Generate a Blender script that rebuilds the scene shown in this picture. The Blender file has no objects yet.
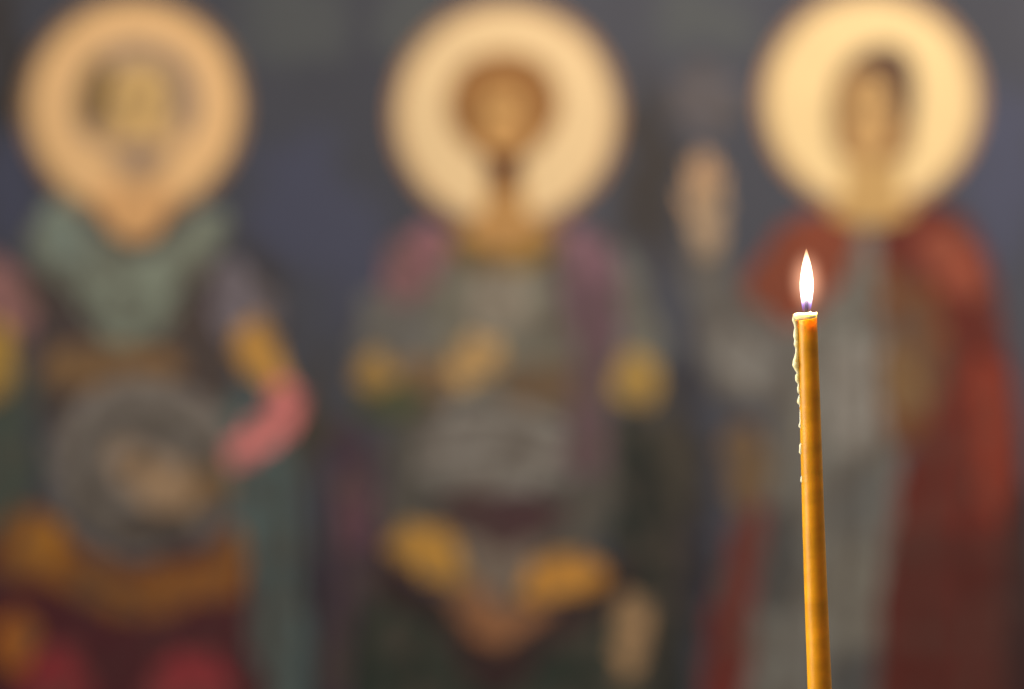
import bpy, bmesh, math, random
from mathutils import Vector, Matrix, noise

random.seed(7)
S = bpy.context.scene
C = S.collection

# ------------------------------------------------------------------ layout (metres)
CAM_Z = 1.50            # eye height
LENS, SENSOR = 85.0, 36.0
D_CANDLE = 0.80         # camera to candle
D_WALL = 3.50           # camera to the painted wall
WALL_W = D_WALL * SENSOR / LENS          # width of wall taken in by the frame
K = WALL_W / 1024.0                      # metres of wall per unit of the fresco's drawing grid

# pigment colours of the fresco (linear)
COL = {
    'wall': (0.0581, 0.0646, 0.0890),
    'wall_pale': (0.0744, 0.0852, 0.0992),
    'wall_blue': (0.0615, 0.0704, 0.1202),
    'wall_low': (0.0252, 0.0242, 0.0343),
    'wall_green': (0.0545, 0.0497, 0.0423),
    'L_cloak': (0.0799, 0.1240, 0.1343),
    'L_cloak2': (0.0633, 0.0904, 0.0805),
    'L_breast': (0.0611, 0.0482, 0.0540),
    'L_tunic': (0.0714, 0.0142, 0.0225),
    'L_pleat': (0.2585, 0.0244, 0.0373),
    'L_pleat2': (0.2806, 0.0334, 0.0464),
    'L_knee': (0.4905, 0.1530, 0.0086),
    'L_band': (0.2569, 0.0987, 0.0193),
    'L_band2': (0.4110, 0.1751, 0.0219),
    'L_chest': (0.2391, 0.1410, 0.0636),
    'L_shield': (0.2139, 0.1999, 0.1917),
    'L_shield_ring': (0.0493, 0.0463, 0.0405),
    'L_boss': (0.0750, 0.0631, 0.0583),
    'L_hand': (0.3772, 0.2637, 0.1681),
    'L_hilt': (0.2125, 0.1326, 0.0673),
    'L_scarf': (0.2093, 0.2567, 0.2201),
    'L_scarf2': (0.2172, 0.2876, 0.2657),
    'L_sleeve': (0.1690, 0.1559, 0.2006),
    'L_armlet': (0.5604, 0.3062, 0.0709),
    'L_pink': (0.9200, 0.2608, 0.2723),
    'L_sleeve2': (0.3424, 0.1696, 0.1759),
    'L_armlet2': (0.5281, 0.3305, 0.0634),
    'L_halo': (0.7854, 0.5185, 0.2595),
    'L_neck': (0.6916, 0.4078, 0.1873),
    'L_hair': (0.3327, 0.2401, 0.1764),
    'L_hair2': (0.1736, 0.1124, 0.0465),
    'L_beard': (0.5510, 0.3655, 0.1987),
    'L_beard2': (0.3539, 0.2515, 0.1826),
    'L_face': (0.6253, 0.4302, 0.1853),
    'M_cloakl': (0.0535, 0.0355, 0.0632),
    'M_cloakl2': (0.1352, 0.0665, 0.0999),
    'M_cloakr': (0.0124, 0.0191, 0.0191),
    'M_tunic': (0.0181, 0.0314, 0.0271),
    'M_fringe': (0.0280, 0.0128, 0.0166),
    'M_torso': (0.1579, 0.1620, 0.1413),
    'M_chest': (0.2502, 0.2325, 0.2006),
    'M_mantl': (0.2800, 0.1312, 0.1705),
    'M_mantr': (0.1252, 0.0757, 0.1071),
    'M_mantr2': (0.2482, 0.1328, 0.1991),
    'M_sleevel': (0.1342, 0.1400, 0.1434),
    'M_sleever': (0.1434, 0.1587, 0.1509),
    'M_cuffl': (0.3988, 0.2480, 0.0651),
    'M_green': (0.0613, 0.0839, 0.0402),
    'M_cuffr': (0.3746, 0.2451, 0.0644),
    'M_beltl': (0.2174, 0.1343, 0.0666),
    'M_beltr': (0.1415, 0.0965, 0.0598),
    'M_hand': (0.5586, 0.3613, 0.1474),
    'M_belly': (0.2179, 0.2142, 0.2092),
    'M_sash': (0.0559, 0.0257, 0.0355),
    'M_apron': (0.1942, 0.1641, 0.1422),
    'M_swagl': (0.5035, 0.2755, 0.0539),
    'M_swagr': (0.5413, 0.2622, 0.0432),
    'M_hem': (0.3081, 0.1375, 0.0605),
    'M_hand2': (0.4347, 0.2777, 0.1384),
    'M_halo': (0.6921, 0.5328, 0.3118),
    'M_neck': (0.4342, 0.2464, 0.0920),
    'M_collar': (0.1965, 0.1203, 0.0255),
    'M_hair': (0.2492, 0.1190, 0.0401),
    'M_face': (0.5042, 0.2962, 0.1113),
    'M_beard': (0.0671, 0.0131, 0.0058),
    'R_tunic': (0.1520, 0.1586, 0.1553),
    'R_fold1': (0.0632, 0.0697, 0.0761),
    'R_fold2': (0.1160, 0.1261, 0.1322),
    'R_light1': (0.2526, 0.2553, 0.2523),
    'R_light2': (0.1773, 0.1818, 0.1702),
    'R_fold3': (0.0710, 0.0831, 0.0940),
    'R_cloak': (0.1055, 0.0145, 0.0105),
    'R_cloak_hi': (0.2389, 0.0582, 0.0342),
    'R_cloak_mid': (0.2147, 0.0306, 0.0160),
    'R_cloak_lo': (0.0765, 0.0127, 0.0106),
    'R_cloak_edge': (0.0315, 0.0099, 0.0125),
    'R_cloakl': (0.1951, 0.0442, 0.0224),
    'R_lining': (0.1348, 0.0187, 0.0162),
    'R_stole': (0.1306, 0.0520, 0.0217),
    'R_stole2': (0.1825, 0.1057, 0.0444),
    'R_sleeve': (0.1107, 0.1120, 0.1159),
    'R_sleeve2': (0.1908, 0.1940, 0.1953),
    'R_cuff': (0.1493, 0.0944, 0.0490),
    'R_hand': (0.3631, 0.2696, 0.1845),
    'R_cross': (0.0946, 0.0947, 0.1206),
    'R_halo': (0.6873, 0.5346, 0.2853),
    'R_neck': (0.4472, 0.2928, 0.1207),
    'R_hair': (0.1991, 0.1054, 0.0458),
    'R_hair2': (0.0648, 0.0343, 0.0296),
    'R_face': (0.4227, 0.2692, 0.1166),
    'line': (0.0612, 0.0262, 0.0130),
    'lips': (0.2232, 0.0612, 0.0382),
    'eyewhite': (0.4020, 0.3050, 0.1878),
    'L_rim': (0.2623, 0.1620, 0.0908),
    'M_rim': (0.3050, 0.1812, 0.1022),
    'R_rim': (0.3278, 0.1946, 0.1070),
    'R_finger': (0.5149, 0.3278, 0.1878),
    'wall_mid': (0.0452, 0.0423, 0.0452),
    'stroke': (0.0343, 0.0232, 0.0194),
    'M_torso2': (0.0767, 0.0798, 0.0783),
}


# ------------------------------------------------------------------ materials
def principled(name):
    m = bpy.data.materials.new(name); m.use_nodes = True
    nt = m.node_tree
    return m, nt, nt.nodes['Principled BSDF']

def pigment(name, rgb, rough=0.8, spec=0.25, var=0.22, scale=9.0, worn=0.0):
    """mineral pigment brushed on plaster: brushy two-scale mottling and a fine plaster grain"""
    m, nt, b = principled(name)
    N, L = nt.nodes.new, nt.links.new
    tc = N('ShaderNodeTexCoord')
    mp = N('ShaderNodeMapping'); mp.inputs['Scale'].default_value = (1.0, 1.0, 0.35)
    L(tc.outputs['Object'], mp.inputs['Vector'])
    n1 = N('ShaderNodeTexNoise'); n1.inputs['Scale'].default_value = scale * 6; n1.inputs['Detail'].default_value = 4
    L(mp.outputs['Vector'], n1.inputs['Vector'])
    rp = N('ShaderNodeValToRGB')
    lo = [max(0.0, c * (1 - var)) for c in rgb]; hi = [min(0.95, c * (1 + var)) for c in rgb]
    rp.color_ramp.elements[0].position = 0.3; rp.color_ramp.elements[0].color = (*lo, 1)
    rp.color_ramp.elements[1].position = 0.7; rp.color_ramp.elements[1].color = (*hi, 1)
    L(n1.outputs['Fac'], rp.inputs['Fac'])
    last = rp.outputs['Color']
    if worn:                         # paint rubbed thin in patches, the grey brown underlayer showing through
        n3 = N('ShaderNodeTexNoise'); n3.inputs['Scale'].default_value = 22; n3.inputs['Detail'].default_value = 5; n3.inputs['Roughness'].default_value = 0.62
        L(tc.outputs['Object'], n3.inputs['Vector'])
        r3 = N('ShaderNodeValToRGB')
        r3.color_ramp.elements[0].position = 0.44; r3.color_ramp.elements[0].color = (0, 0, 0, 1)
        r3.color_ramp.elements[1].position = 0.62; r3.color_ramp.elements[1].color = (worn, worn, worn, 1)
        L(n3.outputs['Fac'], r3.inputs['Fac'])
        mx = N('ShaderNodeMixRGB'); mx.inputs['Color2'].default_value = (0.085, 0.070, 0.060, 1)
        L(r3.outputs['Color'], mx.inputs['Fac']); L(last, mx.inputs['Color1']); last = mx.outputs['Color']
    L(last, b.inputs['Base Color'])
    n2 = N('ShaderNodeTexNoise'); n2.inputs['Scale'].default_value = 260; n2.inputs['Detail'].default_value = 3
    L(tc.outputs['Object'], n2.inputs['Vector'])
    bp = N('ShaderNodeBump'); bp.inputs['Strength'].default_value = 0.15; bp.inputs['Distance'].default_value = 0.001
    L(n2.outputs['Fac'], bp.inputs['Height']); L(bp.outputs['Normal'], b.inputs['Normal'])
    b.inputs['Roughness'].default_value = rough
    b.inputs['Specular IOR Level'].default_value = spec
    return m

# ------------------------------------------------------------------ helpers
def wall_pt(px, py):
    """a point of the fresco's drawing grid on the wall (x, z)"""
    return (px - 512.0) * K, CAM_Z + (344.5 - py) * K

def link(name, me, mat, parent=None):
    o = bpy.data.objects.new(name, me); C.objects.link(o)
    if mat: me.materials.append(mat)
    if parent is not None: o.parent = parent
    return o

def empty(name, loc):
    o = bpy.data.objects.new(name, None); C.objects.link(o)
    o.location = loc; o.empty_display_size = 0.05
    return o

def spline(pts, n=8):
    out = []
    m = len(pts)
    for i in range(m):
        p0, p1, p2, p3 = (Vector(pts[(i + k) % m]) for k in (-1, 0, 1, 2))
        for j in range(n):
            t = j / n
            out.append(0.5 * ((2 * p1) + (p2 - p0) * t + (2 * p0 - 5 * p1 + 4 * p2 - p3) * t * t + (3 * p1 - p0 - 3 * p2 + p3) * t ** 3))
    return out

def ell(cx, cy, rx, ry, n=14, rot=0.0):
    c, s = math.cos(rot), math.sin(rot)
    return [(cx + rx * math.cos(a) * c - ry * math.sin(a) * s, cy + rx * math.cos(a) * s + ry * math.sin(a) * c)
            for a in (2 * math.pi * i / n for i in range(n))]

LAYER = 0.00035           # build-up of one coat of plaster and paint

def slab(outline, layer, origin, hole=None):
    """a coat of paint: outline (drawing grid) standing proud of the wall by its layer"""
    bm = bmesh.new()
    y0, y1 = D_WALL, D_WALL - layer * LAYER
    def ring(pts, y):
        vs = []
        for p in pts:
            x, z = wall_pt(p[0], p[1])
            vs.append(bm.verts.new((x - origin[0], y - origin[1], z - origin[2])))
        return vs
    f = ring(outline, y1); b = ring(outline, y0); n = len(f)
    for i in range(n):
        bm.faces.new((f[i], f[(i + 1) % n], b[(i + 1) % n], b[i]))
    if hole is None:
        bm.faces.new(f); bm.faces.new(list(reversed(b)))
    else:
        hf = ring(hole, y1); hb = ring(hole, y0)
        for i in range(n):
            j = (i + 1) % n
            bm.faces.new((hf[j], hf[i], hb[i], hb[j]))
            bm.faces.new((f[i], hf[i], hf[j], f[j]))
            bm.faces.new((b[j], hb[j], hb[i], b[i]))
    bm.normal_update()
    bmesh.ops.triangulate(bm, faces=[fc for fc in bm.faces if len(fc.verts) > 4])
    bmesh.ops.recalc_face_normals(bm, faces=bm.faces[:])
    me = bpy.data.meshes.new('paint'); bm.to_mesh(me); bm.free()
    return me

_mats = {}
def mat_for(key, **kw):
    if key not in _mats:
        _mats[key] = pigment('pigment_' + key, COL[key], **kw)
    return _mats[key]

class Figure:
    """one painted figure: an Empty at the foot of the figure, coats of paint as its parts"""
    def __init__(self, name, foot_px, label):
        x, z = wall_pt(foot_px, 720)
        self.o = (x, D_WALL, z)
        self.root = empty(name, self.o)
        self.root['label'] = label; self.root['category'] = 'painted figure'
        self.root['group'] = 'pictures of saints on the wall'
    def paint(self, name, key, layer, pts, parent=None, label=None, smooth=True, hole=None, ragged=None, **kw):
        out = spline(pts) if smooth else [Vector(p) for p in pts]
        head = name in ('halo', 'halo_rim', 'face', 'neck', 'hair', 'hair_lock', 'beard', 'moustache', 'eye', 'pupil', 'eyebrow', 'eyelid', 'nose', 'mouth', 'finger', 'thumb')
        if not head and smooth and hole is None:      # brushed, flaking edges
            out = [p + Vector((noise.noise(Vector((p.x * 0.07, p.y * 0.07, layer * 3.1))), noise.noise(Vector((p.x * 0.07, p.y * 0.07, layer * 3.1 + 40))))) * 9.0 + Vector((noise.noise(Vector((p.x * 0.19, p.y * 0.19, layer * 2.1 + 9))), noise.noise(Vector((p.x * 0.19, p.y * 0.19, layer * 2.1 + 70))))) * 2.5 for p in out]
        if not head: kw.setdefault('worn', 0.75)
        h = spline(hole) if hole else None
        me = slab(out, layer, self.o, h)
        o = link(name, me, mat_for(key, **kw), parent or self.root)
        if label: o['label'] = label
        return o
    def line(self, name, key, layer, pts, w, parent=None):
        """a brush stroke of width w along pts, thinning at its ends"""
        P = [Vector(p) for p in pts]; q = []
        for i in range(len(P) - 1):
            p0, p1, p2, p3 = P[max(i - 1, 0)], P[i], P[i + 1], P[min(i + 2, len(P) - 1)]
            for j in range(6):
                t = j / 6
                q.append(0.5 * ((2 * p1) + (p2 - p0) * t + (2 * p0 - 5 * p1 + 4 * p2 - p3) * t * t + (3 * p1 - p0 - 3 * p2 + p3) * t ** 3))
        q.append(P[-1]); L_, R_ = [], []
        for i, p in enumerate(q):
            d = (q[min(i + 1, len(q) - 1)] - q[max(i - 1, 0)]).normalized()
            nrm = Vector((-d.y, d.x)); s = w * 0.5 * (0.35 + 0.65 * math.sin(math.pi * (i + 0.5) / len(q)))
            L_.append(p + nrm * s); R_.append(p - nrm * s)
        return self.paint(name, key, layer, L_ + R_[::-1], parent, smooth=False)
    def halo(self, cx, cy, r, key, rim_key):
        h = self.paint('halo', key, 6, ell(cx, cy, r, r, 32), rough=0.55, spec=0.4, var=0.08, label='gilded round halo')
        self.paint('halo_rim', rim_key, 6.6, ell(cx, cy, r + 2, r + 2, 32), h, hole=ell(cx, cy, r - 8, r - 8, 32))
        return h
    def features(self, face, cx, cy, s, key='line'):
        """eyes, brows, nose and mouth on a face of half-width s"""
        for sd in (-1, 1):
            e = self.paint('eye', 'eyewhite', 10.4, ell(cx + sd * 0.42 * s, cy, 0.2 * s, 0.09 * s, 10), face)
            self.paint('pupil', key, 10.6, ell(cx + sd * 0.42 * s, cy, 0.08 * s, 0.08 * s, 8), face)
            self.line('eyebrow', key, 10.4, [(cx + sd * 0.14 * s, cy - 0.22 * s), (cx + sd * 0.42 * s, cy - 0.32 * s), (cx + sd * 0.72 * s, cy - 0.16 * s)], 0.1 * s, face)
            self.line('eyelid', key, 10.7, [(cx + sd * 0.2 * s, cy - 0.02 * s), (cx + sd * 0.42 * s, cy - 0.12 * s), (cx + sd * 0.66 * s, cy)], 0.06 * s, face)
        self.line('nose', key, 10.4, [(cx + 0.08 * s, cy - 0.18 * s), (cx + 0.12 * s, cy + 0.4 * s), (cx + 0.16 * s, cy + 0.62 * s), (cx - 0.1 * s, cy + 0.66 * s)], 0.08 * s, face)
        self.line('mouth', 'lips', 10.4, [(cx - 0.28 * s, cy + 0.98 * s), (cx, cy + 0.94 * s), (cx + 0.28 * s, cy + 0.98 * s)], 0.12 * s, face)

# ------------------------------------------------------------------ the setting: the painted wall and the floor below the frame
def wall_material():
    m, nt, b = principled('fresco_ground')
    N, L = nt.nodes.new, nt.links.new
    tc = N('ShaderNodeTexCoord')
    n1 = N('ShaderNodeTexNoise'); n1.inputs['Scale'].default_value = 2.6; n1.inputs['Detail'].default_value = 5
    L(tc.outputs['Object'], n1.inputs['Vector'])
    rp = N('ShaderNodeValToRGB')
    rp.color_ramp.elements[0].position = 0.35; rp.color_ramp.elements[0].color = (*[c * 0.9 for c in COL['wall']], 1)
    rp.color_ramp.elements[1].position = 0.65; rp.color_ramp.elements[1].color = (*[c * 1.1 for c in COL['wall']], 1)
    L(n1.outputs['Fac'], rp.inputs['Fac'])
    prev = rp.outputs['Color']
    # patches where the ground colour is worn pale or stays bluer, each with a shape of its own
    for px, py, rx, ry, key in WALL_PATCHES:
        x, z = wall_pt(px, py)
        mp = N('ShaderNodeMapping'); mp.vector_type = 'TEXTURE'
        mp.inputs['Location'].default_value = (x, D_WALL, z)
        mp.inputs['Scale'].default_value = (rx * K, 0.5, ry * K)
        ns = N('ShaderNodeTexNoise'); ns.inputs['Scale'].default_value = 14; ns.inputs['Detail'].default_value = 3
        L(tc.outputs['Object'], ns.inputs['Vector'])
        ad = N('ShaderNodeMixRGB'); ad.blend_type = 'LINEAR_LIGHT'; ad.inputs['Fac'].default_value = 0.08
        L(tc.outputs['Object'], ad.inputs['Color1']); L(ns.outputs['Color'], ad.inputs['Color2'])
        L(ad.outputs['Color'], mp.inputs['Vector'])
        g = N('ShaderNodeTexGradient'); g.gradient_type = 'SPHERICAL'
        L(mp.outputs['Vector'], g.inputs['Vector'])
        r2 = N('ShaderNodeValToRGB'); r2.color_ramp.elements[0].position = 0.05; r2.color_ramp.elements[1].position = 0.55
        L(g.outputs['Fac'], r2.inputs['Fac'])
        mx = N('ShaderNodeMixRGB'); mx.inputs['Color2'].default_value = (*COL[key], 1)
        L(r2.outputs['Color'], mx.inputs['Fac']); L(prev, mx.inputs['Color1'])
        prev = mx.outputs['Color']
    L(prev, b.inputs['Base Color'])
    n2 = N('ShaderNodeTexNoise'); n2.inputs['Scale'].default_value = 60; n2.inputs['Detail'].default_value = 6
    L(tc.outputs['Object'], n2.inputs['Vector'])
    bp = N('ShaderNodeBump'); bp.inputs['Strength'].default_value = 0.2; bp.inputs['Distance'].default_value = 0.002
    L(n2.outputs['Fac'], bp.inputs['Height']); L(bp.outputs['Normal'], b.inputs['Normal'])
    b.inputs['Roughness'].default_value = 0.85; b.inputs['Specular IOR Level'].default_value = 0.2
    return m

WALL_PATCHES = [
    (290, 30, 75, 60, 'wall_pale'), (415, 20, 45, 60, 'wall_pale'), (700, 20, 75, 45, 'wall_pale'),
    (650, 175, 40, 130, 'wall_mid'), (255, 290, 40, 80, 'wall_mid'), (0, 60, 34, 130, 'wall_mid'), (305, 205, 75, 100, 'wall_blue'), (10, 190, 45, 70, 'wall_blue'), (345, 250, 50, 90, 'wall_blue'),
    (312, 640, 26, 160, 'wall_low'), (690, 520, 30, 220, 'wall_low'),
    (1005, 170, 60, 130, 'wall_blue'),
    (310, 430, 30, 90, 'wall_green'), (665, 470, 45, 110, 'wall_green'),
]

def box(name, x0, x1, y0, y1, z0, z1, mat):
    bm = bmesh.new(); bmesh.ops.create_cube(bm, size=1)
    for v in bm.verts:
        v.co = Vector(((x0 + x1) / 2 + v.co.x * (x1 - x0), (y0 + y1) / 2 + v.co.y * (y1 - y0), (z0 + z1) / 2 + v.co.z * (z1 - z0)))
    me = bpy.data.meshes.new(name); bm.to_mesh(me); bm.free()
    o = link(name, me, mat); o['kind'] = 'structure'
    return o

wall = box('wall_back', -2.2, 2.2, D_WALL, D_WALL + 0.3, 0.0, 3.2, wall_material())
def floor_material():
    m, nt, b = principled('stone_floor')
    N, L = nt.nodes.new, nt.links.new
    tc = N('ShaderNodeTexCoord'); br = N('ShaderNodeTexBrick')
    br.inputs['Scale'].default_value = 1.6; br.offset = 0.0
    br.inputs['Brick Width'].default_value = 0.5; br.inputs['Row Height'].default_value = 0.5
    br.inputs['Mortar Size'].default_value = 0.006
    br.inputs['Color1'].default_value = (0.10, 0.085, 0.07, 1); br.inputs['Color2'].default_value = (0.13, 0.11, 0.09, 1)
    br.inputs['Mortar'].default_value = (0.05, 0.045, 0.04, 1)
    L(tc.outputs['Object'], br.inputs['Vector']); L(br.outputs['Color'], b.inputs['Base Color'])
    b.inputs['Roughness'].default_value = 0.5
    return m
floor = box('floor', -2.2, 2.2, -0.6, D_WALL, -0.1, 0.0, floor_material())

# ------------------------------------------------------------------ the saint at left: green scarf, round shield
F = Figure('saint_picture', 135, 'painted haloed saint with grey beard, green scarf, round grey shield and pink sleeve')
F.paint('cloak', 'L_cloak', 2, [(225, 400), (285, 430), (304, 560), (302, 712), (236, 712), (238, 560)], label='grey green cloak hanging at the side')
F.paint('cloak_fold', 'L_cloak2', 2, [(-40, 370), (28, 372), (34, 440), (28, 520), (-40, 530)], label='dark green cloak edge')
F.paint('breastplate', 'L_breast', 3, [(30, 262), (85, 225), (200, 222), (232, 290), (226, 400), (140, 430), (50, 430), (36, 350)], label='dark brown breastplate')
t = F.paint('tunic', 'L_tunic', 3, [(-40, 560), (20, 540), (120, 560), (240, 545), (246, 640), (246, 712), (-40, 712)], label='dark maroon tunic skirt', worn=0.3)
F.paint('tunic_pleat', 'L_pleat', 4, [(30, 656), (55, 644), (80, 656), (86, 712), (26, 712)], t, label='crimson pleat')
F.paint('tunic_pleat', 'L_pleat2', 4, [(156, 668), (185, 652), (216, 660), (226, 712), (148, 712)], t, label='crimson pleat')
F.paint('knee_ornament', 'L_knee', 4.4, ell(16, 640, 24, 28), label='ochre ornament over the knee')
b = F.paint('armour_skirt', 'L_band', 4, [(0, 530), (35, 506), (72, 540), (125, 566), (190, 562), (232, 528), (244, 555), (240, 596), (190, 606), (140, 622), (95, 606), (45, 582), (2, 580)], label='ochre scalloped armour skirt')
F.paint('ornament', 'L_band2', 4.8, ell(42, 542, 24, 24), b)
F.paint('chest_band', 'L_chest', 4, [(50, 350), (110, 343), (178, 352), (176, 372), (120, 386), (52, 384)], label='ochre band across the chest')
s = F.paint('shield', 'L_shield', 5, ell(142, 464, 93, 88, 32), label='round grey shield')
F.paint('shield_ring', 'L_shield_ring', 5.5, ell(142, 472, 66, 64, 28), s, hole=ell(142, 472, 53, 50, 28), label='dark ring on the shield')
F.paint('shield_boss', 'L_boss', 5.7, ell(150, 528, 44, 20, 20), s, label='dark lower field of the shield')
F.paint('hand', 'L_hand', 7, [(112, 450), (140, 446), (172, 462), (194, 484), (188, 506), (160, 508), (134, 496), (116, 474)], label='tan hand on the shield')
F.paint('sword_hilt', 'L_hilt', 6, [(182, 474), (226, 470), (232, 496), (196, 516), (178, 506)], label='brown hilt beside the hand')
F.paint('scarf', 'L_scarf', 7, [(24, 236), (62, 200), (98, 232), (138, 254), (178, 232), (212, 205), (226, 232), (188, 292), (156, 334), (104, 336), (72, 292), (42, 268)], label='sage green scarf over the shoulders')
F.paint('scarf_fold', 'L_scarf2', 7.6, [(38, 232), (64, 212), (90, 248), (78, 268), (54, 256)], label='pale green fold')
F.paint('sleeve', 'L_sleeve', 5, [(214, 262), (252, 272), (280, 318), (262, 336), (226, 340), (212, 308)], label='lilac grey upper sleeve')
F.paint('armlet', 'L_armlet', 6, [(234, 330), (260, 320), (282, 346), (288, 382), (262, 388), (242, 368)], label='gold armlet')
F.paint('forearm_sleeve', 'L_pink', 7, [(270, 390), (292, 382), (306, 404), (290, 432), (258, 458), (234, 466), (228, 454), (246, 430), (266, 412)], label='rose pink forearm sleeve')
F.paint('sleeve', 'L_sleeve2', 5, [(-40, 262), (10, 266), (34, 306), (26, 336), (-40, 330)], label='dusty pink upper sleeve')
F.paint('armlet', 'L_armlet2', 6, [(-40, 322), (4, 324), (14, 350), (4, 392), (-40, 398)], label='gold armlet')
for pts in ([(262, 450), (266, 540), (258, 700)], [(284, 470), (288, 560), (276, 700)], [(120, 300), (136, 322), (152, 300)], [(60, 262), (92, 306), (118, 326)], [(206, 250), (180, 290), (160, 320)], [(250, 420), (270, 414), (292, 392)], [(70, 560), (110, 592), (150, 606)]):
    F.line('fold_line', 'stroke', 7.9, pts, 4)
F.halo(134, 108, 111, 'L_halo', 'L_rim')
F.paint('neck', 'L_neck', 8, [(100, 186), (170, 186), (166, 216), (150, 238), (122, 238), (104, 216)])
F.paint('hair', 'L_hair', 8, [(80, 130), (78, 85), (98, 54), (140, 40), (182, 56), (200, 92), (192, 132), (164, 146), (108, 146)], label='grey brown hair')
F.paint('hair_lock', 'L_hair2', 9.2, [(84, 120), (82, 88), (96, 62), (112, 72), (104, 96), (104, 124)], label='dark hair at the temple')
F.paint('beard', 'L_beard', 8.5, [(104, 122), (176, 122), (172, 158), (154, 184), (138, 190), (122, 182), (108, 156)], label='grey beard')
f = F.paint('face', 'L_face', 10, [(108, 100), (114, 74), (140, 64), (166, 74), (172, 102), (164, 132), (150, 148), (140, 152), (128, 148), (114, 130)])
F.paint('moustache', 'L_beard2', 10.4, [(112, 148), (138, 140), (166, 148), (158, 166), (140, 172), (122, 166)], label='grey moustache')
F.features(f, 140, 102, 32)

# ------------------------------------------------------------------ the saint in the middle: purple mantle, gold armour fringes
F = Figure('saint_picture', 505, 'painted haloed saint with dark pointed beard, purple mantle and gold-hemmed grey armour')
F.paint('cloak', 'M_cloakl', 2, [(334, 430), (372, 440), (388, 560), (376, 712), (322, 712), (326, 560)], label='dark purple cloak hanging at the left')
F.paint('cloak_fold', 'M_cloakl2', 2.6, [(340, 480), (362, 470), (372, 510), (362, 548), (340, 540)], label='plum fold of the cloak')
F.paint('cloak', 'M_cloakr', 2, [(600, 430), (645, 420), (676, 520), (684, 620), (682, 712), (628, 712), (612, 560)], label='dark cloak hanging at the right')
F.paint('tunic', 'M_tunic', 3, [(372, 590), (440, 600), (560, 600), (612, 590), (630, 712), (370, 712)], label='dark green tunic')
F.paint('tunic_fringe', 'M_fringe', 3.6, [(384, 556), (440, 596), (494, 632), (560, 608), (622, 560), (624, 592), (560, 640), (510, 690), (476, 690), (440, 626), (384, 596)], label='dark maroon fringe below the armour', worn=0.3)
F.paint('armour', 'M_torso', 3, [(392, 300), (430, 245), (505, 235), (580, 245), (612, 300), (612, 420), (600, 540), (505, 560), (392, 540), (392, 420)], label='grey brown scale armour')
F.paint('armour_side', 'M_torso2', 3.5, [(394, 404), (450, 396), (560, 396), (610, 404), (612, 480), (602, 542), (505, 562), (392, 542), (388, 480)], label='dark grey brown lower armour')
F.paint('breastplate', 'M_chest', 4, [(478, 264), (500, 260), (524, 266), (532, 298), (516, 332), (484, 332), (470, 298)], label='pale grey breastplate')
F.paint('mantle', 'M_mantl', 5, [(382, 262), (398, 236), (438, 224), (448, 250), (436, 284), (412, 304), (390, 294)], label='purple mantle on the shoulder')
F.paint('mantle', 'M_mantr', 5.3, [(548, 222), (592, 226), (616, 262), (618, 330), (606, 400), (604, 470), (566, 468), (574, 400), (568, 320), (556, 268)], label='purple mantle falling from the shoulder')
F.paint('mantle_fold', 'M_mantr2', 5.6, [(566, 232), (594, 236), (608, 262), (600, 292), (578, 276)], label='mauve fold')
F.paint('sleeve', 'M_sleevel', 4, [(362, 296), (400, 286), (430, 310), (426, 350), (396, 366), (356, 356)], label='grey sleeve')
F.paint('sleeve', 'M_sleever', 4, [(612, 248), (636, 266), (658, 320), (662, 362), (624, 372), (612, 330)], label='grey sleeve')
F.paint('cuff', 'M_cuffl', 5, [(360, 356), (384, 352), (394, 372), (382, 388), (360, 388)], label='gold cuff')
F.paint('cuff_lining', 'M_green', 4.6, [(362, 388), (410, 382), (424, 404), (396, 422), (360, 414)], label='olive green cuff lining')
F.paint('cuff', 'M_cuffr', 5.4, [(616, 364), (640, 352), (658, 368), (658, 398), (638, 408), (618, 398)], label='gold cuff')
F.paint('belt', 'M_beltl', 4.2, [(400, 364), (440, 364), (450, 400), (402, 400)], label='brown belt')
F.paint('belt', 'M_beltr', 4.2, [(506, 366), (560, 364), (604, 370), (604, 408), (540, 410), (506, 402)], label='brown belt')
F.paint('hand', 'M_hand', 6, [(446, 354), (468, 336), (488, 338), (502, 354), (496, 372), (474, 384), (450, 380)], label='gold brown hand on the chest')
F.paint('armour_skirt', 'M_belly', 5, [(410, 466), (434, 424), (470, 406), (520, 404), (552, 418), (572, 452), (566, 478), (500, 488), (436, 484)], label='pale grey armour over the belly')
F.paint('sash', 'M_sash', 5.5, [(432, 500), (500, 490), (562, 502), (556, 526), (508, 548), (462, 530)], label='dark maroon sash')
F.paint('apron', 'M_apron', 5.2, [(462, 532), (500, 548), (538, 534), (524, 580), (498, 606), (476, 584)], label='grey apron point')
F.paint('swag', 'M_swagl', 6, [(390, 542), (412, 526), (440, 530), (460, 552), (468, 580), (446, 584), (414, 570), (394, 560)], label='gold swag at the left')
F.paint('swag', 'M_swagr', 6, [(526, 572), (554, 554), (586, 556), (602, 568), (596, 588), (566, 596), (530, 602), (520, 588)], label='gold swag at the right')
F.paint('hem', 'M_hem', 5.8, [(444, 592), (476, 588), (500, 608), (524, 606), (556, 606), (528, 628), (496, 648), (464, 624)], label='russet brown hem point')
F.paint('hand', 'M_hand2', 6, [(618, 604), (632, 592), (644, 604), (648, 642), (638, 678), (622, 682), (614, 648)], label='tan lowered hand')
for pts in ([(352, 450), (360, 560), (350, 700)], [(336, 480), (340, 600), (334, 700)], [(650, 450), (664, 560), (662, 700)], [(590, 240), (594, 320), (588, 450)], [(420, 430), (500, 420), (570, 440)], [(410, 460), (500, 452), (576, 470)], [(420, 620), (410, 700)], [(570, 630), (580, 700)], [(398, 250), (420, 262), (430, 290)]):
    F.line('fold_line', 'stroke', 7.9, pts, 4)
F.halo(506, 115, 114, 'M_halo', 'M_rim')
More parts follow.
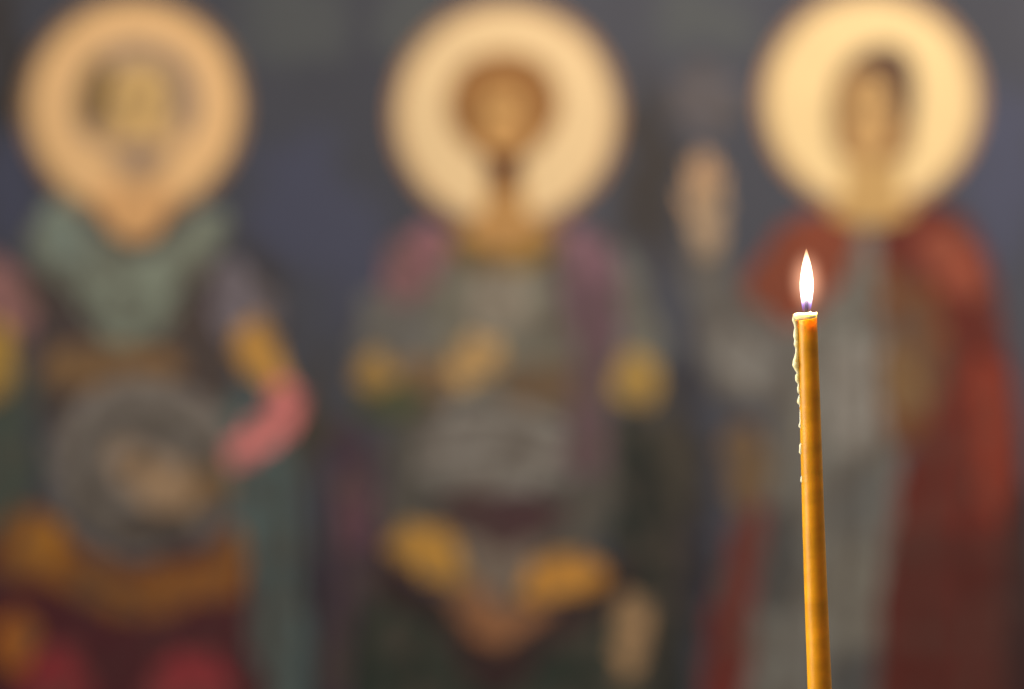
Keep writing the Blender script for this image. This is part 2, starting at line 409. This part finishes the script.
F.paint('neck', 'M_neck', 8, [(488, 172), (522, 172), (526, 206), (548, 234), (505, 252), (464, 234), (484, 206)])
F.paint('collar', 'M_collar', 7, [(456, 228), (480, 238), (505, 242), (532, 238), (556, 228), (556, 250), (532, 264), (505, 272), (476, 264), (454, 248)], label='gold collar')
F.paint('hair', 'M_hair', 8.4, [(454, 130), (449, 96), (466, 64), (505, 52), (542, 64), (559, 98), (552, 130), (524, 158), (484, 158)], label='dark brown curled hair')
f = F.paint('face', 'M_face', 10, [(480, 112), (485, 92), (502, 86), (519, 92), (525, 112), (522, 136), (512, 158), (503, 166), (493, 158), (483, 136)])
F.paint('beard', 'M_beard', 10.2, [(484, 148), (502, 154), (522, 148), (520, 170), (510, 188), (503, 192), (496, 188), (488, 170)], label='dark brown pointed beard')
F.features(f, 503, 114, 23)

# ------------------------------------------------------------------ the saint at right: red cloak, raised hand with a cross
F = Figure('saint_picture', 860, 'painted haloed beardless saint in red cloak over grey tunic, raising a hand')
t = F.paint('tunic', 'R_tunic', 2, [(812, 232), (885, 232), (905, 330), (900, 450), (890, 712), (748, 712), (762, 560), (776, 400), (790, 320)], label='long pale grey tunic')
F.paint('tunic_fold', 'R_fold1', 2.6, [(764, 520), (796, 508), (806, 560), (790, 612), (758, 604)], t, label='dark grey fold')
F.paint('tunic_fold', 'R_fold2', 2.6, [(826, 470), (884, 466), (888, 510), (862, 534), (830, 522)], t, label='dark grey fold')
F.paint('tunic_fold', 'R_light1', 2.6, [(828, 350), (880, 350), (886, 430), (856, 456), (828, 430)], t, label='light grey fold')
F.paint('tunic_fold', 'R_light2', 2.6, [(822, 560), (878, 556), (880, 626), (850, 650), (822, 630)], t, label='light grey fold')
F.paint('tunic_fold', 'R_fold3', 2.6, [(828, 662), (886, 652), (890, 712), (830, 712)], t, label='dark grey fold')
c = F.paint('cloak', 'R_cloak', 3.2, [(880, 216), (940, 206), (984, 250), (1006, 350), (1022, 460), (1034, 712), (884, 712), (890, 560), (902, 470), (926, 400), (930, 320), (884, 270)], label='red cloak falling from the shoulder', worn=0.3)
F.paint('cloak_fold', 'R_cloak_hi', 3.8, [(924, 232), (956, 230), (984, 272), (976, 302), (944, 292), (926, 262)], c, label='brighter red fold at the shoulder', worn=0.3)
F.paint('cloak_fold', 'R_cloak_mid', 3.8, [(966, 360), (1000, 366), (1014, 450), (1004, 520), (982, 500), (968, 430)], c, label='brighter red fold at the side', worn=0.3)
F.paint('cloak_fold', 'R_cloak_lo', 3.8, [(892, 540), (960, 530), (1000, 570), (1030, 640), (1034, 712), (890, 712)], c, label='dark maroon lower folds', worn=0.3)
F.paint('cloak_edge', 'R_cloak_edge', 4.2, [(1006, 520), (1034, 500), (1040, 712), (1008, 712)], c, label='dark edge of the cloak', worn=0.3)
F.paint('cloak', 'R_cloakl', 3.2, [(822, 208), (856, 224), (850, 262), (826, 304), (790, 326), (748, 316), (750, 276), (778, 232)], label='red cloak over the other shoulder', worn=0.3)
F.paint('cloak_lining', 'R_lining', 3.2, [(738, 506), (764, 500), (756, 600), (740, 712), (700, 712), (714, 600)], label='dark red cloak lining')
F.paint('stole', 'R_stole', 3.6, [(880, 262), (906, 276), (940, 300), (944, 380), (918, 440), (888, 440), (882, 360)], label='olive gold stole')
F.paint('stole_band', 'R_stole2', 4.2, [(888, 352), (918, 350), (924, 396), (904, 420), (886, 400)], label='gold band on the stole')
F.paint('sleeve', 'R_sleeve', 4, [(684, 252), (722, 250), (744, 296), (790, 336), (798, 396), (756, 412), (716, 392), (694, 330)], label='grey sleeve of the raised arm')
F.paint('sleeve_fold', 'R_sleeve2', 4.6, [(716, 336), (756, 326), (776, 360), (758, 394), (724, 384)], label='pale fold of the sleeve')
F.paint('cuff', 'R_cuff', 4.2, [(726, 436), (756, 426), (772, 460), (764, 500), (732, 506)], label='brown gold hanging cuff')
h = F.paint('hand', 'R_hand', 5, [(688, 184), (695, 166), (704, 160), (715, 166), (722, 188), (720, 220), (713, 250), (698, 252), (688, 220)], label='raised tan hand')
for q, (a, b_) in enumerate([((693, 190), (691, 160)), ((701, 186), (701, 150)), ((709, 188), (711, 154)), ((717, 194), (721, 170))]):
    F.line('finger', 'R_finger', 5.5, [a, ((a[0] + b_[0]) / 2 + 1, (a[1] + b_[1]) / 2), b_], 7, h)
F.line('thumb', 'R_finger', 5.5, [(694, 214), (686, 202), (683, 188)], 7, h)
F.paint('cross', 'R_cross', 5, [(691, 62), (719, 62), (719, 80), (740, 78), (740, 122), (719, 120), (719, 140), (691, 140), (691, 120), (672, 122), (672, 78), (691, 80)], smooth=False, label='faded grey cross above the hand')
for pts in ([(858, 250), (868, 400), (852, 700)], [(800, 420), (784, 560), (772, 700)], [(836, 330), (840, 520), (836, 700)], [(960, 290), (976, 460), (970, 700)], [(930, 420), (920, 560), (926, 700)], [(990, 350), (1006, 500), (1004, 700)], [(722, 290), (752, 336), (786, 360)], [(790, 240), (776, 276), (768, 310)], [(730, 530), (722, 620), (716, 700)]):
    F.line('fold_line', 'stroke', 7.9, pts, 4)
F.halo(871, 101, 110, 'R_halo', 'R_rim')
F.paint('neck', 'R_neck', 8, [(848, 148), (896, 148), (900, 190), (912, 214), (870, 226), (830, 214), (844, 190)])
F.paint('hair', 'R_hair', 8.4, [(834, 146), (832, 96), (848, 60), (878, 46), (904, 58), (914, 96), (910, 146), (896, 160), (850, 160)], label='dark brown hair')
F.paint('hair_lock', 'R_hair2', 9, [(852, 60), (884, 44), (910, 60), (916, 100), (905, 130), (891, 96), (874, 78), (852, 76)], label='darker curl of hair')
f = F.paint('face', 'R_face', 10, [(846, 112), (850, 84), (868, 72), (886, 82), (894, 110), (890, 138), (878, 158), (868, 162), (858, 156), (848, 138)])
F.features(f, 869, 108, 24)

# ------------------------------------------------------------------ the candle
PX = D_CANDLE * SENSOR / LENS / 1024.0                      # metres per drawing unit in the candle's plane
def cpt(px, py): return Vector(((px - 512.0) * PX, D_CANDLE, CAM_Z + (344.5 - py) * PX))

TOP = cpt(806.6, 313.0)
LOW = cpt(819.9, 689.0)
AX = (TOP - LOW).normalized()                               # leaning a couple of degrees
RAD = 9.7 * PX                                             # at the top; the dipped taper thickens downwards
TAPER = 2.3 / 374.0                                         # growth of the radius per unit of length
LEN = 0.205
root_c = empty('beeswax_candle', TOP - AX * LEN)
root_c.rotation_euler = Vector((0, 0, 1)).rotation_difference(AX).to_euler()
root_c['label'] = 'thin amber beeswax candle burning, pale wax drips down its left side'
root_c['category'] = 'candle'

def lathe(profile, seg=48, wob=None, close_top=True, close_bot=True):
    bm = bmesh.new(); rings = []
    for (r, z) in profile:
        ring = []
        for i in range(seg):
            a = 2 * math.pi * i / seg
            rr, dz, dx = (r, 0.0, 0.0) if wob is None else wob(r, z, a)
            ring.append(bm.verts.new((dx + rr * math.cos(a), rr * math.sin(a), z + dz)))
        rings.append(ring)
    for A, B in zip(rings, rings[1:]):
        for i in range(seg):
            j = (i + 1) % seg
            bm.faces.new((A[i], A[j], B[j], B[i]))
    if close_bot: bm.faces.new(list(reversed(rings[0])))
    if close_top: bm.faces.new(rings[-1])
    bmesh.ops.recalc_face_normals(bm, faces=bm.faces[:])
    for f in bm.faces: f.smooth = True
    me = bpy.data.meshes.new('lathe'); bm.to_mesh(me); bm.free()
    return me

def wax(name, rgb, sss=0.7, radius=(0.9, 0.85, 0.5), scale=0.011, rough=0.38, var=0.17):
    m, nt, b = principled(name)
    N, L = nt.nodes.new, nt.links.new
    tc = N('ShaderNodeTexCoord')
    mp = N('ShaderNodeMapping'); mp.inputs['Scale'].default_value = (0.5, 0.5, 1.0)
    L(tc.outputs['Object'], mp.inputs['Vector'])
    n1 = N('ShaderNodeTexNoise'); n1.inputs['Scale'].default_value = 160; n1.inputs['Detail'].default_value = 3
    L(mp.outputs['Vector'], n1.inputs['Vector'])
    rp = N('ShaderNodeValToRGB')
    rp.color_ramp.elements[0].position = 0.3; rp.color_ramp.elements[0].color = (*[c * (1 - var) for c in rgb], 1)
    rp.color_ramp.elements[1].position = 0.7; rp.color_ramp.elements[1].color = (*[min(1, c * (1 + var)) for c in rgb], 1)
    L(n1.outputs['Fac'], rp.inputs['Fac']); L(rp.outputs['Color'], b.inputs['Base Color'])
    n2 = N('ShaderNodeTexNoise'); n2.inputs['Scale'].default_value = 420; n2.inputs['Detail'].default_value = 2
    L(mp.outputs['Vector'], n2.inputs['Vector'])
    bp = N('ShaderNodeBump'); bp.inputs['Strength'].default_value = 0.25; bp.inputs['Distance'].default_value = 0.0004
    L(n2.outputs['Fac'], bp.inputs['Height']); L(bp.outputs['Normal'], b.inputs['Normal'])
    b.inputs['Roughness'].default_value = rough
    b.inputs['Subsurface Weight'].default_value = sss
    b.inputs['Subsurface Radius'].default_value = radius
    b.inputs['Subsurface Scale'].default_value = scale
    b.inputs['Specular IOR Level'].default_value = 0.3
    b.inputs['IOR'].default_value = 1.44
    return m

WAX = wax('amber_beeswax', (0.56, 0.245, 0.004))
WAX_PALE = wax('pale_beeswax', (0.84, 0.70, 0.40), sss=0.85, radius=(1.0, 0.9, 0.6), scale=0.0035, rough=0.3)

def stick_wob(r, z, a):
    k = noise.noise(Vector((math.cos(a) * 1.2, math.sin(a) * 1.2, z * 70)))
    k2 = noise.noise(Vector((math.cos(a) * 0.4, 5.0, z * 28)))
    return r * (1 + 0.018 * k + 0.02 * k2), 0.0, 0.00022 * math.sin(z * 34 + 0.5)
prof = []
n = 90
ztop = LEN - 0.0009
for i in range(n + 1):
    z = ztop * i / n
    prof.append((RAD + TAPER * (LEN - z), z))
prof += [(RAD * 0.97, ztop + 0.0004), (RAD * 0.90, ztop + 0.0006), (RAD * 0.80, ztop + 0.0002), (RAD * 0.62, ztop - 0.0004), (RAD * 0.3, ztop - 0.0006), (RAD * 0.08, ztop - 0.0006)]
link('wax_stick', lathe(prof, 56, stick_wob), WAX, root_c)

# melted rim: a paler, soft lip of wax round the cup, spilling over at the left
def rim_wob(r, z, a):
    lift = 0.00013 * math.sin(a * 3 + 0.6) + 0.0001 * math.sin(a * 5 + 2.0)
    w = max(0.0, (z - (ztop - 0.0012)) / 0.0021)
    outer = max(0.0, min(1.0, (r / RAD - 0.8) / 0.2))
    bulge = 1 + outer * (0.012 * math.sin(a * 4 + 1) + 0.42 * max(0.0, math.cos(a - math.pi * 1.02)) ** 5)
    return r * bulge, lift * w, 0.00022 * math.sin(ztop * 34 + 0.5)
R = RAD
rim = [(R * 0.80, ztop - 0.0008), (R * 0.98, ztop - 0.0014), (R * 1.01, ztop - 0.0008), (R * 1.02, ztop - 0.0001), (R * 1.02, LEN - 0.0004), (R * 0.985, LEN), (R * 0.92, LEN), (R * 0.84, LEN - 0.0004), (R * 0.78, LEN - 0.0009), (R * 0.80, ztop - 0.0008)]
link('melted_rim', lathe(rim, 56, rim_wob, False, False), WAX_PALE, root_c)['label'] = 'pale melted wax rim'

# wick
def tube(path, radii, seg=12, name='tube'):
    bm = bmesh.new(); rings = []
    for i, p in enumerate(path):
        p = Vector(p)
        d = (Vector(path[min(i + 1, len(path) - 1)]) - Vector(path[max(i - 1, 0)])).normalized()
        u = d.cross(Vector((0, 1, 0))).normalized(); v = d.cross(u)
        rings.append([bm.verts.new(p + (u * math.cos(2 * math.pi * k / seg) + v * math.sin(2 * math.pi * k / seg)) * radii[i]) for k in range(seg)])
    for A, B in zip(rings, rings[1:]):
        for k in range(seg):
            bm.faces.new((A[k], A[(k + 1) % seg], B[(k + 1) % seg], B[k]))
    bm.faces.new(list(reversed(rings[0]))); bm.faces.new(rings[-1])
    bmesh.ops.recalc_face_normals(bm, faces=bm.faces[:])
    for f in bm.faces: f.smooth = True
    me = bpy.data.meshes.new(name); bm.to_mesh(me); bm.free()
    return me
m_wick, nt, b = principled('charred_wick')
nz = nt.nodes.new('ShaderNodeTexNoise'); nz.inputs['Scale'].default_value = 900
rp = nt.nodes.new('ShaderNodeValToRGB')
rp.color_ramp.elements[0].color = (0.003, 0.003, 0.004, 1); rp.color_ramp.elements[1].color = (0.012, 0.010, 0.012, 1)
nt.links.new(nz.outputs['Fac'], rp.inputs['Fac']); nt.links.new(rp.outputs['Color'], b.inputs['Base Color'])
b.inputs['Roughness'].default_value = 0.9
U = PX
def fdx(h): return (0.0 + 0.045 * h - 0.00022 * h * h) * U       # the flame rises straight while the candle leans
wick_path = [(fdx(h), 0, LEN + h * U) for h in (-5, 0, 4, 8, 12, 16)]
wick = link('wick', tube(wick_path, [1.9 * U, 1.9 * U, 1.9 * U, 1.9 * U, 1.6 * U, 0.6 * U]), m_wick, root_c)
wick['label'] = 'dark charred wick'

# flame: a thin glowing gas, blue at the foot, white to warm above
FL0, FL1 = LEN + 0.8 * U, LEN + 64.5 * U
def flame_r(t):                      # t 0..1 foot to tip, in units
    pts = [(0.0, 3.4), (0.06, 4.5), (0.14, 5.3), (0.25, 6.2), (0.36, 6.9), (0.48, 6.9), (0.60, 6.1), (0.72, 4.9), (0.83, 3.3), (0.92, 1.8), (0.97, 1.0), (1.0, 0.3)]
    for (a, ra), (c, rc) in zip(pts, pts[1:]):
        if t <= c:
            k = (t - a) / (c - a); return ra + (rc - ra) * k
    return 0.2
def gas(name, stops, z0, z1, radial=None, hollow=None):
    m = bpy.data.materials.new(name); m.use_nodes = True; nt = m.node_tree
    N, L = nt.nodes.new, nt.links.new
    nt.nodes.remove(nt.nodes['Principled BSDF']); out = nt.nodes['Material Output']
    em = N('ShaderNodeEmission'); L(em.outputs[0], out.inputs['Volume'])
    tc = N('ShaderNodeTexCoord'); sp = N('ShaderNodeSeparateXYZ'); L(tc.outputs['Object'], sp.inputs[0])
    mr = N('ShaderNodeMapRange'); mr.inputs['From Min'].default_value = z0; mr.inputs['From Max'].default_value = z1
    L(sp.outputs['Z'], mr.inputs['Value'])
    rc = N('ShaderNodeValToRGB'); rs = N('ShaderNodeValToRGB')
    while len(rc.color_ramp.elements) < len(stops): rc.color_ramp.elements.new(0.5); rs.color_ramp.elements.new(0.5)
    for i, (p, col, s) in enumerate(stops):
        rc.color_ramp.elements[i].position = p; rc.color_ramp.elements[i].color = (*col, 1)
        rs.color_ramp.elements[i].position = p; rs.color_ramp.elements[i].color = (s, s, s, 1)
    L(mr.outputs[0], rc.inputs['Fac']); L(mr.outputs[0], rs.inputs['Fac'])
    L(rc.outputs['Color'], em.inputs['Color'])
    mul = N('ShaderNodeMath'); mul.operation = 'MULTIPLY'
    mul.inputs[1].default_value = radial['gain'] if radial else FLAME_GAIN
    L(rs.outputs['Color'], mul.inputs[0]); last = mul.outputs[0]
    if radial:                       # fades outwards from the flame's own axis
        mp = N('ShaderNodeMapping'); mp.vector_type = 'TEXTURE'
        mp.inputs['Location'].default_value = radial['c']; mp.inputs['Scale'].default_value = radial['r']
        L(tc.outputs['Object'], mp.inputs['Vector'])
        g = N('ShaderNodeTexGradient'); g.gradient_type = 'SPHERICAL'; L(mp.outputs['Vector'], g.inputs['Vector'])
        pw = N('ShaderNodeMath'); pw.operation = 'POWER'; pw.inputs[1].default_value = radial['pow']
        L(g.outputs['Fac'], pw.inputs[0])
        m2 = N('ShaderNodeMath'); m2.operation = 'MULTIPLY'; L(last, m2.inputs[0]); L(pw.outputs[0], m2.inputs[1]); last = m2.outputs[0]
    if hollow:                       # unburnt dark zone round the wick
        mp = N('ShaderNodeMapping'); mp.vector_type = 'TEXTURE'
        mp.inputs['Location'].default_value = hollow['c']; mp.inputs['Scale'].default_value = hollow['r']
        L(tc.outputs['Object'], mp.inputs['Vector'])
        g = N('ShaderNodeTexGradient'); g.gradient_type = 'SPHERICAL'; L(mp.outputs['Vector'], g.inputs['Vector'])
        m3 = N('ShaderNodeMath'); m3.operation = 'MULTIPLY_ADD'; m3.use_clamp = True
        m3.inputs[1].default_value = -3.0; m3.inputs[2].default_value = 1.0
        L(g.outputs['Fac'], m3.inputs[0])
        m4 = N('ShaderNodeMath'); m4.operation = 'MULTIPLY'; L(last, m4.inputs[0]); L(m3.outputs[0], m4.inputs[1]); last = m4.outputs[0]
    L(last, em.inputs['Strength'])
    return m
FLAME_GAIN = 2600.0
flame_mat = gas('candle_flame', [(0.0, (0.05, 0.07, 1.0), 0.16), (0.06, (0.08, 0.10, 1.0), 0.26), (0.12, (0.30, 0.28, 1.0), 0.30),
                                 (0.20, (0.90, 0.74, 0.85), 0.55), (0.45, (1.0, 0.82, 0.60), 1.0), (0.80, (1.0, 0.74, 0.46), 0.8), (1.0, (1.0, 0.55, 0.25), 0.35)], FL0, FL1,
                hollow=dict(c=(fdx(6), 0, LEN + 5 * U), r=(5.0 * U, 5.0 * U, 17 * U)))
fp = []
for i in range(41):
    t = i / 40; fp.append((flame_r(t) * U, FL0 + (FL1 - FL0) * t))
flame_me = lathe(fp, 40, lambda r, z, a: (r, 0.0, fdx((z - LEN) / U)))
flame = link('flame', flame_me, flame_mat, root_c); flame['label'] = 'white candle flame, blue at its foot'
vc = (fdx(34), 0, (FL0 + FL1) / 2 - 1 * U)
bloom_mat = gas('flame_bloom', [(0.0, (1.0, 0.50, 0.30), 1.0), (1.0, (1.0, 0.50, 0.30), 1.0)], FL0, FL1, dict(c=vc, r=(26 * U, 26 * U, 42 * U), pow=2.2, gain=190.0))  # camera bloom imitated by an added emissive volume round the flame
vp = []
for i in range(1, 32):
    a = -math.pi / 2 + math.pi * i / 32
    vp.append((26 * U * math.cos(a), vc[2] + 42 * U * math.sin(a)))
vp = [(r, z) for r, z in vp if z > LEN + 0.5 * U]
bloom = link('flame_bloom', lathe(vp, 32, lambda r, z, a: (r, 0.0, vc[0])), bloom_mat, flame); bloom['label'] = 'faint warm veil added round the flame as a glowing volume'

# drips: one main run, then single beads further down, all on the left flank
def on_side(py, out=0.0, ang=math.pi * 1.03):
    """a point on the left flank at drawing height py, 'out' units proud of the wax"""
    z = LEN - (py - 313.5) * PX
    r = RAD + TAPER * (LEN - z) + out * U
    return Vector((r * math.cos(ang), r * math.sin(ang), z))
run = [(317, 2.4, 2.4), (320, 2.7, 2.5), (324, 2.0, 1.8), (328, 1.4, 1.6), (332, 1.8, 2.3), (336, 2.0, 2.6), (340, 1.6, 1.9), (344, 1.9, 2.5), (348, 1.2, 1.5), (353, 1.4, 1.6), (357, 2.0, 2.3), (361, 2.6, 2.9), (365, 3.1, 3.3), (369, 2.0, 2.3), (373, 0.8, 1.4), (377, 1.6, 2.3), (380, 1.7, 2.2), (384, 0.2, 1.1), (389, 0.6, 1.6), (392, 0.5, 1.5), (394, 0.0, 1.0)]
def drip(path, name):
    pts, rad = [], []
    for i, (py, o_, r_) in enumerate(path):
        j = 0.10 * math.sin(py * 0.9)
        pts.append(on_side(py, o_, math.pi * 1.03 + j * 0.4)); rad.append(r_ * U)
    q, rr = [], []
    for i in range(len(pts) - 1):
        for k in range(4):
            t = k / 4; q.append(pts[i].lerp(pts[i + 1], t)); s = t * t * (3 - 2 * t); rr.append(rad[i] * (1 - s) + rad[i + 1] * s)
    q.append(pts[-1]); rr.append(rad[-1] * 0.5)
    return link(name, tube(q, rr, 14), WAX_PALE, root_c)
drip(run, 'wax_drip')['label'] = 'long knobbly run of pale wax'
for path in ([(395, -0.9, 1.3), (399, 0.1, 2.0), (402, 0.3, 2.3), (405, -0.8, 1.4), (409, -1.0, 0.9)],
             [(407, -1.0, 0.9), (414, -0.6, 1.2), (422, -0.5, 1.2), (426, 0.2, 1.7), (429, -0.8, 1.0)],
             [(443, -0.8, 1.0), (446, 0.1, 1.7), (449, 0.3, 1.6), (452, 0.5, 1.8), (455, -0.8, 0.9)],
             [(475, -1.0, 0.9), (478, -0.2, 1.5), (481, 0.0, 1.6), (484, -1.0, 0.8)]):
    drip(path, 'wax_bead')['label'] = 'pale bead of wax'

# the sand tray the candle stands in, below the frame
def metal(name):
    m, nt, b = principled(name)
    nz = nt.nodes.new('ShaderNodeTexNoise'); nz.inputs['Scale'].default_value = 40
    rp = nt.nodes.new('ShaderNodeValToRGB')
    rp.color_ramp.elements[0].color = (0.35, 0.22, 0.08, 1); rp.color_ramp.elements[1].color = (0.50, 0.34, 0.13, 1)
    nt.links.new(nz.outputs['Fac'], rp.inputs['Fac']); nt.links.new(rp.outputs['Color'], b.inputs['Base Color'])
    b.inputs['Metallic'].default_value = 1.0; b.inputs['Roughness'].default_value = 0.35
    return m
BR = metal('brass')
base = TOP - AX * LEN
st = empty('candle_stand', (base.x, base.y, 0.0))
st['label'] = 'brass candle stand with a sand tray, below the burning candle'; st['category'] = 'candle stand'
zs = base.z + 0.022
link('foot', lathe([(0.14, 0.0), (0.145, 0.012), (0.10, 0.03), (0.045, 0.05), (0.022, 0.08)], 48), BR, st)
link('stem', lathe([(0.022, 0.08), (0.02, 0.4), (0.034, 0.43), (0.034, 0.46), (0.02, 0.49), (0.018, 1.0), (0.03, zs - 0.07), (0.05, zs - 0.05)], 40), BR, st)
link('tray', lathe([(0.05, zs - 0.05), (0.13, zs - 0.045), (0.14, zs - 0.03), (0.143, zs + 0.008), (0.138, zs + 0.01), (0.135, zs - 0.006), (0.13, zs - 0.008)], 56), BR, st)
sm = pigment('sand', (0.42, 0.33, 0.22), scale=30)
so = link('sand', lathe([(0.13, zs - 0.008), (0.12, zs - 0.002), (0.06, zs), (0.01, zs + 0.001)], 40, lambda r, z, a: (r, 0.002 * noise.noise(Vector((r * 40 * math.cos(a), r * 40 * math.sin(a), 0))), 0)), sm, st)

# ------------------------------------------------------------------ light
def area(name, loc, target, size, power, col, spread=None):
    l = bpy.data.lights.new(name, 'AREA'); l.energy = power; l.color = col; l.size = size
    o = bpy.data.objects.new(name, l); C.objects.link(o); o.location = loc
    o.rotation_euler = (Vector(target) - Vector(loc)).to_track_quat('-Z', 'Y').to_euler()
    if spread: l.spread = spread
    return o
area('chandelier_light', (0.9, 1.7, 3.3), (0.25, D_WALL, 1.7), 0.5, 92, (1.0, 0.82, 0.62))
area('window_light', (-1.8, 0.55, 1.9), (0.3, 0.8, 1.5), 1.3, 27, (1.0, 0.94, 0.84), math.radians(100))
pl = bpy.data.lights.new('flame_light', 'POINT'); pl.energy = 0.13; pl.color = (1.0, 0.72, 0.42); pl.shadow_soft_size = 3 * U
po = bpy.data.objects.new('flame_light', pl); C.objects.link(po); po.parent = root_c
po.location = (fdx(28), 0, LEN + 28 * U)

w = bpy.data.worlds.new('dim_interior'); S.world = w; w.use_nodes = True
bg = w.node_tree.nodes['Background']; bg.inputs['Color'].default_value = (0.85, 0.92, 1.0, 1); bg.inputs['Strength'].default_value = 0.22

# ------------------------------------------------------------------ camera
cam = bpy.data.cameras.new('camera'); cam.lens = LENS; cam.sensor_width = SENSOR; cam.sensor_fit = 'HORIZONTAL'
cam.dof.use_dof = True; cam.dof.focus_distance = D_CANDLE; cam.dof.aperture_fstop = 4.6
cam.clip_start = 0.02
co = bpy.data.objects.new('camera', cam); C.objects.link(co)
co.location = (0, 0, CAM_Z); co.rotation_euler = (math.pi / 2, 0, 0)
S.camera = co

S.view_settings.view_transform = 'Standard'; S.view_settings.look = 'None'
S.view_settings.gamma = 1.0; S.view_settings.use_curve_mapping = False
S.view_settings.exposure = 0.0
